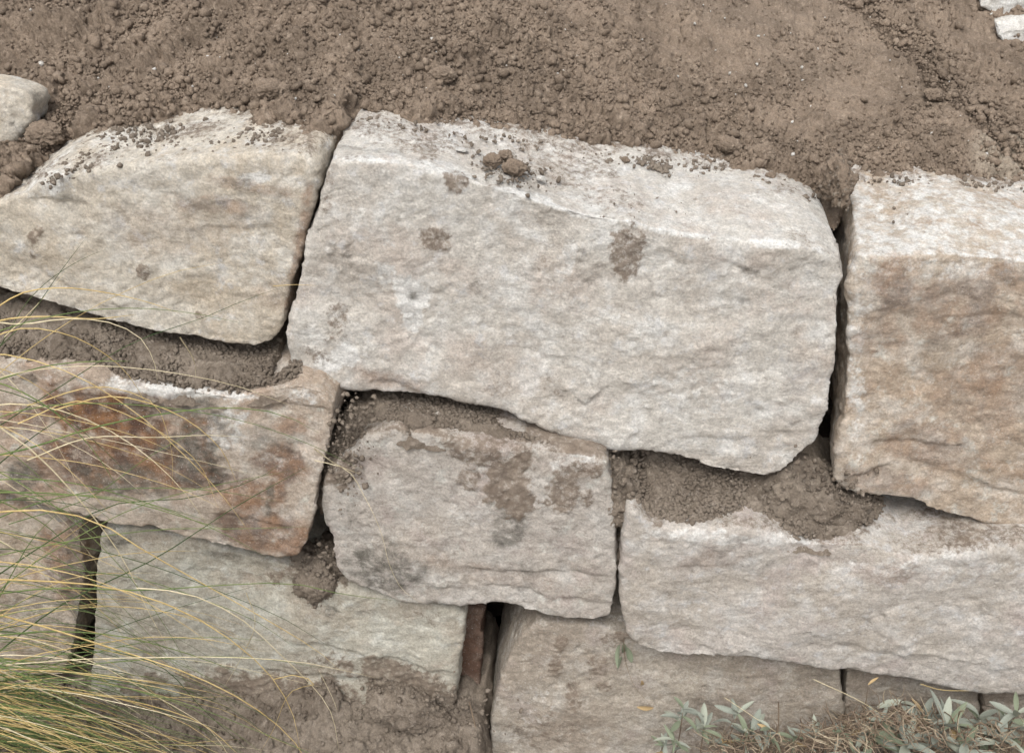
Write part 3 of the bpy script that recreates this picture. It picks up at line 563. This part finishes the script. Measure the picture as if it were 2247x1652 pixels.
# ------------------------------------------------------------------ grass tuft
MB = {'straw': leaf_mat('straw_blade', (.56, .43, .20), (.44, .32, .13), 20), 'pale': leaf_mat('pale_blade', (.66, .58, .40), (.54, .46, .29), 20),
      'green': leaf_mat('green_blade', (.10, .15, .05), (.16, .20, .07), 20), 'dark': leaf_mat('dark_green_blade', (.045, .075, .03), (.075, .10, .04), 20), 'twig': leaf_mat('dry_twig', (.27, .205, .145), (.17, .125, .09), 40), 'litter': leaf_mat('dead_stem', (.42, .35, .25), (.28, .22, .155), 40)}
def spline(P, n):
    P = np.array(P, float); k = len(P)
    if k == 2: t = np.linspace(0, 1, n)[:, None]; return P[0]*(1-t)+P[1]*t
    d = np.r_[0, np.cumsum(np.linalg.norm(np.diff(P, axis=0), axis=1))]; m = np.gradient(P, d, axis=0, edge_order=1)
    s = np.linspace(0, d[-1], n); i = np.clip(np.searchsorted(d, s, 'right')-1, 0, k-2); h = d[i+1]-d[i]; t = ((s-d[i])/h)[:, None]; h = h[:, None]
    return (2*t**3-3*t**2+1)*P[i]+(t**3-2*t**2+t)*h*m[i]+(-2*t**3+3*t**2)*P[i+1]+(t**3-t**2)*h*m[i+1]
def tube(P, w0, w1, n=14, sides=3, flat=.45):
    S = spline(P, n); T = np.gradient(S, axis=0); T /= np.linalg.norm(T, axis=1)[:, None]
    up = np.array([.1, -.4, 1.]); A = np.cross(T, up); A /= np.linalg.norm(A, axis=1)[:, None]+1e-9; B = np.cross(T, A)
    t = np.linspace(0, 1, n); w = (w0*(1-t)+w1*t)*np.clip((1-t)*9, .12, 1); V = []
    for a in range(sides):
        q = 2*math.pi*a/sides; V.append(S + (A*math.cos(q)*flat + B*math.sin(q))*w[:, None])
    V = np.stack(V, 1).reshape(-1, 3); F_ = []
    for i in range(n-1):
        for a in range(sides):
            b = (a+1) % sides; F_.append([i*sides+a, i*sides+b, (i+1)*sides+b, (i+1)*sides+a])
    return V, np.array(F_)
gb = aty(-160, 1470, -.26)
grass = empty('grass_tuft', gb, label='arching tuft of fine green and straw coloured grass at the lower left', cat='grass')
traced = [  # colour, depth, half width mm, points
 ('straw', -.17, .9, [(-30, 690), (60, 640), (140, 632), (230, 642), (330, 665), (400, 690)]),
 ('pale', -.18, .9, [(-60, 700), (40, 712), (150, 700), (240, 708), (300, 735), (340, 800), (346, 850)]),
 ('straw', -.20, 1.1, [(-60, 720), (20, 700), (110, 695), (210, 700), (300, 690)]),
 ('straw', -.19, .8, [(-60, 760), (60, 720), (150, 735), (260, 800), (330, 900)]),
 ('dark', -.15, .7, [(-40, 960), (130, 850), (320, 740), (440, 700), (560, 650), (640, 625)]),
 ('dark', -.16, .6, [(-20, 780), (60, 700), (130, 600), (190, 520)]),
 ('dark', -.16, .5, [(0, 760), (80, 640), (200, 560), (240, 545)]),
 ('pale', -.16, .6, [(10, 740), (90, 660), (150, 590)]), ('pale', -.15, .5, [(395, 740), (425, 790), (430, 835)]),
 ('green', -.2, 1.3, [(-60, 1010), (60, 985), (200, 940), (360, 908), (520, 895), (620, 910), (700, 950)]),
 ('pale', -.17, .8, [(690, 985), (740, 1020), (790, 1040)]),
 ('dark', -.2, 1.1, [(-60, 1300), (120, 1180), (240, 1110), (430, 1090), (600, 1030), (640, 1000)]),
 ('dark', -.21, 1.2, [(-40, 1460), (130, 1330), (350, 1220), (520, 1110), (700, 1010)]),
 ('green', -.22, 1.2, [(-60, 1080), (150, 1085), (300, 1105), (420, 1140), (520, 1170)]),
 ('pale', -.24, 1.2, [(-60, 900), (60, 980), (160, 1080), (260, 1210), (330, 1350), (380, 1440)]),
 ('straw', -.24, 1.2, [(-60, 1130), (100, 1120), (200, 1140), (320, 1210), (480, 1300), (620, 1380), (700, 1430), (745, 1470)]),
 ('straw', -.25, 1.3, [(-60, 1270), (100, 1275), (250, 1290), (400, 1340), (540, 1430), (600, 1490), (640, 1560), (660, 1652)]),
 ('straw', -.27, 1.5, [(-60, 1335), (80, 1370), (240, 1420), (420, 1480), (540, 1540), (640, 1620), (690, 1700)]),
 ('pale', -.25, 1.1, [(-60, 1385), (60, 1400), (200, 1450), (330, 1520), (460, 1600), (520, 1690)]),
 ('pale', -.28, 1.3, [(-60, 1440), (60, 1500), (200, 1560), (300, 1600), (420, 1680)]),
 ('green', -.25, 1.4, [(-60, 1400), (120, 1385), (260, 1395), (400, 1430), (540, 1480)]),
 ('green', -.24, 1.2, [(-60, 1310), (120, 1290), (300, 1295), (520, 1282), (640, 1280), (760, 1305), (880, 1318)]),
 ('straw', -.22, .9, [(120, 900), (250, 870), (380, 905), (480, 980), (520, 1060)]),
 ('straw', -.22, .8, [(40, 930), (180, 880), (300, 920), (430, 1010), (480, 1120)]),
 ('pale', -.22, .8, [(60, 1010), (200, 960), (340, 960), (470, 955), (540, 960)]),
 ('straw', -.2, .7, [(60, 890), (240, 850), (330, 880), (370, 960), (380, 1080)]),
 ('green', -.2, .7, [(20, 1150), (200, 1090), (330, 1000), (470, 925)]),
 ('green', -.22, .9, [(-60, 1230), (200, 1180), (380, 1160), (520, 1160), (680, 1155)]),
 ('pale', -.23, .9, [(300, 1290), (400, 1300), (500, 1340), (620, 1440), (720, 1550), (745, 1652)]),
 ('pale', -.22, .7, [(540, 1300), (560, 1360), (530, 1440), (490, 1510)]),
 ('straw', -.24, .7, [(600, 1490), (650, 1480), (690, 1500), (650, 1510), (600, 1600), (570, 1652)]),
 ('dark', -.25, .9, [(200, 1420), (330, 1450), (450, 1560), (560, 1660)]), ('dark', -.2, .8, [(100, 1450), (250, 1380), (400, 1330), (580, 1280)]),
 ('pale', -.2, .6, [(120, 1500), (300, 1480), (330, 1530), (340, 1620)]), ('green', -.26, 1.5, [(-60, 1560), (120, 1600), (260, 1660), (330, 1700)]),
 ('straw', -.27, 1.4, [(-60, 1490), (100, 1510), (300, 1540), (430, 1580), (540, 1670)]),
]
def add_blade(P, w, col, parent, nm='blade', n=14, w1=.35):
    P = np.array(P); c = np.array(parent.location) if parent else P[0]
    V, F_ = tube(P-c, w, w*w1, n); return link(nm, npmesh(nm, V, F_), MB[col], parent, None if parent else c)
for (c, y, wd, pts) in traced:
    k = len(pts); P = [aty(u, v_, y + .05*(i/(k-1))) for i, (u, v_) in enumerate(pts)]
    add_blade(P, wd*.0017, c, grass)
def high_blade(i):
    y = -.26+.12*rg.random(); s = aty(-140+90*rg.random(), 760+620*rg.random(), y); an = R(rg.uniform(-20, 60)); L = .15+.36*rg.random()
    P = [s]; d = np.array([math.cos(an), rg.normal(0, .1), math.sin(an)]); dr = rg.uniform(.06, .42)
    for j in range(6):
        d = d + np.array([0, .01, -dr])+rg.normal(0, .035, 3); d /= np.linalg.norm(d); P.append(P[-1]+d*L/6)
    return P
def rand_blade(i):
    # rooted in the clump left of the picture: rises, leans right and droops
    f = rg.random(); L = .20+.38*rg.random(); y = -.30+.17*rg.random()
    s = aty(-260+160*rg.random(), 1420+260*rg.random(), y)
    an = R(rg.uniform(0, 75)) if rg.random() < .6 else R(rg.uniform(-14, 20))
    P = [s]; d = np.array([math.cos(an), rg.normal(0, .09), math.sin(an)]); dr = rg.uniform(.10, .36)*(.6+.8*math.sin(max(an, 0)))
    for j in range(6):
        d = d + np.array([0, .01, -dr])+rg.normal(0, .045, 3); d /= np.linalg.norm(d); P.append(P[-1]+d*L/6)
    return P
cols = ['straw', 'green', 'pale', 'green', 'straw', 'dark', 'straw', 'green']
nb = 0
while nb < 250:
    P = high_blade(nb) if nb < 48 else rand_blade(nb); gz = ground_z(np.array([q[0] for q in P]), np.array([q[1] for q in P]))[0]
    P = [np.array([q[0], min(q[1], -.085+.1*(q[2]-.34)-.004), max(q[2], g+.006)]) for q, g in zip(P, gz)]
    add_blade(P, .0008+.0011*rg.random(), cols[rg.integers(len(cols))], grass); nb += 1
Vs = {c: [] for c in MB}; Fs = {c: [] for c in MB}; cnt = {c: 0 for c in MB}
for i in range(280):
    L = .10+.20*rg.random(); y = -.34+.16*rg.random(); s = aty(-300+330*rg.random(), 1440+330*rg.random(), y); an = R(rg.uniform(-20, 35)); P = [s]; d = np.array([math.cos(an), rg.normal(0, .12), math.sin(an)])
    for j in range(4):
        d = d+np.array([0, 0, -.16*rg.random()-.05]); d /= np.linalg.norm(d); P.append(P[-1]+d*L/4)
    c = cols[rg.integers(len(cols))]; V, F_ = tube(np.array(P)-gb, .0009+.0009*rg.random(), .0005, 7); Vs[c].append(V); Fs[c].append(F_+cnt[c]); cnt[c] += len(V)
for c in MB:
    if Vs[c]: props(link('undergrowth', npmesh('undergrowth', np.vstack(Vs[c]), np.vstack(Fs[c])), MB[c], grass), kind='stuff')
# loose dry stalks
for (c, w_, y0, pts, lab) in [('pale', .0009, Y2-.006, [(690, 1010), (760, 1030), (800, 1090), (840, 1180), (855, 1240), (890, 1300), (935, 1327)], 'thin pale dry stalk curling down the face of the middle block'),
                          ('twig', .002, Y3-.03, [(1030, 1540), (1042, 1590), (1058, 1660)], 'brown twig standing in the gap at the bottom centre'),
                          ('pale', .0007, Y3-.02, [(700, 1470), (740, 1560), (742, 1652)], 'hair thin dry stalk hanging over the soil at the lower left'),
                          ('straw', .0007, Y1-.012, [(600, 628), (650, 625), (700, 627)], 'short straw caught in the joint left of the big block')]:
    P = [at(u, v_, y0) for u, v_ in pts]; props(add_blade(P, w_, c, None, 'dry_stalk', 18), lab, 'stalk')
# ------------------------------------------------------------------ silver leaved plants
MLF = [leaf_mat('silver_leaf', (.27, .285, .24), (.20, .22, .185), 50), leaf_mat('grey_green_leaf', (.155, .18, .115), (.20, .225, .16), 50), leaf_mat('withered_leaf', (.42, .32, .17), (.33, .22, .11), 50), leaf_mat('pale_leaf', (.34, .355, .29), (.27, .29, .235), 50)]
def leaf_mesh(L, W, curl, fold, n=7):
    V = []; F_ = []
    for i in range(n+1):
        t = i/n; w_ = W*.5*(math.sin(math.pi*min(t*.92+.05, 1))**.8)*(1.0 if t < .97 else .25); z = curl*L*(t*t) ; x = L*t*(1-.25*abs(curl)*t)
        for s in (-1, -.5, 0, .5, 1): V.append((x, s*w_, -z + abs(s)*w_*fold))
    for i in range(n):
        for j in range(4): a = i*5+j; F_.append([a, a+1, a+6, a+5])
    return npmesh('leaf', V, F_)
LM = [[leaf_mesh(1, w_, c, f) for (w_, c, f) in [(.26, .25, .35), (.2, .5, .3), (.3, -.1, .4), (.22, .1, .5), (.24, .8, .3)]] for _ in MLF]
for i, l in enumerate(LM):
    for me in l: me.materials.append(MLF[i])
def leaf(parent, p, az, el, L, k, tw=0, m=None):
    o = bpy.data.objects.new('leaf', LM[k][m if m is not None else rg.integers(5)]); COL.objects.link(o); o.parent = parent
    o.location = Vector(p) - parent.location; o.rotation_euler = (tw, -el, az); o.scale = (L, L, L); return o
def plant(u, v_, y, n, L, label, ks=(0, 0, 1, 3), fan=(-1.2, 1.2), el=(.1, 1.2), stem=.05, dirs=None):
    c = aty(u, v_, y); base = c + np.array([rg.normal(0, .01), .01, -stem])
    gz = ground_z(np.array([base[0]]), np.array([base[1]]))[0][0]; base[2] = min(base[2], gz)
    r = empty('silver_leaved_plant', base, label=label, cat='plant', group='silver leaved plants at the foot of the wall')
    add_blade([base, (base+c)/2+np.array([rg.normal(0, .006), 0, 0]), c], .0016, 'twig', r, 'stem', 8, .8)
    for i in range(n):
        f = i/n; az = i*2.4+rg.normal(0, .3); e = el[0]+(el[1]-el[0])*f+rg.normal(0, .12)
        p = c + (base-c)*.35*(1-f)*rg.random()
        leaf(r, p, az, e, 1.2*L*(1-.35*f)*rg.uniform(.6, 1.15), ks[rg.integers(len(ks))], rg.normal(0, .3))
    return r
PL = [(1500, 1575, -.115, 10, .030, 'small bluish silver rosette furthest left in the plant row'), (1545, 1610, -.12, 10, .032, 'silver sprig just right of the leftmost rosette'),
      (1620, 1585, -.12, 9, .038, 'silver rosette with broad leaves beside the dark twig'), (1650, 1620, -.13, 12, .036, 'drooping silver rosette at the bottom edge right of the leftmost sprigs'),
      (1790, 1630, -.14, 7, .045, 'plant with one long green leaf pointing left in the plant row'), (1935, 1600, -.13, 12, .034, 'tight pale rosette in the middle of the dry litter'),
      (1990, 1650, -.16, 12, .055, 'large grey green rosette left of the tall leaf fan'), (2075, 1610, -.16, 13, .058, 'tallest silver green leaf fan at the lower right'),
      (2150, 1590, -.13, 11, .046, 'leafy silver sprig below the corner joint'), (2200, 1640, -.16, 12, .05, 'silver plant in the bottom right corner'), (2235, 1580, -.14, 9, .045, 'silver sprig cut by the right picture edge'),
      (2120, 1650, -.18, 12, .05, 'low silver rosette in front of the tall leaf fan'), (1460, 1650, -.12, 8, .026, 'faint grey sprig low on the beige block'), (1880, 1660, -.17, 9, .045, 'grey green rosette at the bottom edge under the litter'), (2330, 1640, -.15, 12, .05, 'silver rosette just right of the frame corner')]
for (u, v_, y, n, L, lab) in PL: plant(u, v_-22, y, n, L, lab, el=(-.2, 1.25))
for (u, v_, L, az, el, k, lab, m) in [(1925, 1552, .042, .35, .35, 3, 'single long pale leaf on an upright stalk above the litter', 0), (2010, 1550, .05, 2.2, -.4, 3, 'single narrow leaf hanging from the stalk under the long block', 1), (1905, 1502, .018, .6, .9, 2, 'tiny curled leaf against the beige foundation joint', 1)]:
    c = aty(u, v_, -.12); b = aty(u-20, 1660, -.11); r = empty('lone_leaf_stalk', b, label=lab, cat='plant')
    add_blade([b, (b+c)/2, c], .0011, 'twig', r, 'stem', 8, .7); leaf(r, c, az, el, L, k, 0, m)
for i, (u, lab) in enumerate([(1480, 'tiny grey sprout at the left end of the plant row below the rosettes'), (1585, 'small grey sprout between the leftmost rosettes and the broad leaved one'), (1690, 'small sprout right of the drooping rosette near the dark twig stub'),
      (1745, 'sprout in the thin litter left of the long green leaf'), (1850, 'small green sprout under the narrow joint of the foundation blocks'), (1905, 'sprout tucked in the litter under the single pale leaf'), (1968, 'small sprout at the back of the litter below the hanging leaf'),
      (2030, 'sprout squeezed between the large rosette and the tall leaf fan'), (2105, 'sprout behind the tall leaf fan against the foundation block'), (2170, 'sprout below the corner joint behind the leafy sprig'), (2222, 'sprout at the right picture edge behind the corner plant')]):
    v_ = 1628-(42 if u > 1950 else 8)+rg.normal(0, 12)
    plant(u, v_, -.10-.05*rg.random(), 10, .026+.014*(u > 1900), lab, ks=(0, 0, 1, 1, 3, 2), el=(-.3, 1.0))
# sprig hanging in the joint
c = at(1368, 1400, Y2+.0); sp = empty('joint_sprig', c, label='wilted green sprig hanging from the joint left of the long block', cat='plant')
add_blade([c, at(1375, 1460, Y3-.012), at(1395, 1510, Y3-.012), at(1430, 1548, Y3-.012)], .001, 'twig', sp, 'stem', 10)
for (du, dv_, el, L, k) in [(0, 10, -1.3, .03, 1), (-8, 14, -1.45, .034, 1), (8, 20, -1.2, .03, 1), (-4, 40, -1.5, .026, 1), (40, 92, -1.25, .028, 2), (30, 150, -.1, .028, 2)]:
    leaf(sp, at(1368+du, 1400+dv_, Y3-.01), .0 if du >= 0 else 3.1, el, L, k, 1.2)
# dry litter of twigs and dead leaves between the plants
V_, F__, cn = [], [], 0; Vt, Ft, ct = [], [], 0
for i in range(2600):
    u = rg.uniform(1560, 2400); v_ = 1578+80*rg.random()+ (30 if u < 1750 else 0)-45*math.exp(-((u-1960)/110)**2)+30*rg.random(); y = -.19+.12*rg.random()
    p = aty(u, v_, y); d = rg.normal(size=3)*np.array([1, .6, .55]); d /= np.linalg.norm(d); L = .012+.035*rg.random()**2
    P = [p, p+d*L*.5+rg.normal(0, .004, 3), p+d*L]; w_ = .0007+.0011*rg.random(); V, F_ = tube(P, w_, w_*.6, 5)
    if i % 3: V_.append(V); F__.append(F_+cn); cn += len(V)
    else: Vt.append(V); Ft.append(F_+ct); ct += len(V)
props(link('dry_litter', npmesh('litter', np.vstack(V_), np.vstack(F__)), MB['twig']), kind='stuff')
props(link('straw_litter', npmesh('litter', np.vstack(Vt), np.vstack(Ft)), MB['litter']), kind='stuff')
for (pts, wd, c, lab) in [([(1785, 1470+20), (1900, 1545), (1975, 1600), (2010, 1652)], .001, 'pale', 'long straight dry stalk crossing in front of the beige foundation block'),
                          ([(1708, 1540), (1708, 1580), (1702, 1640)], .0016, 'twig', 'dark upright twig stub at the left of the litter'),
                          ([(1590, 1530), (1650, 1570), (1720, 1620), (1760, 1680)], .0009, 'pale', 'pale thin stalk between the silver rosettes on the left'),
                          ([(2020, 1500), (2060, 1512), (2130, 1515)], .0009, 'straw', 'thin bent straw just below the long block')]:
    props(add_blade([aty(u, v_, -.13) for u, v_ in pts], wd, c, None, 'dry_stalk', 14, .7), lab, 'stalk')
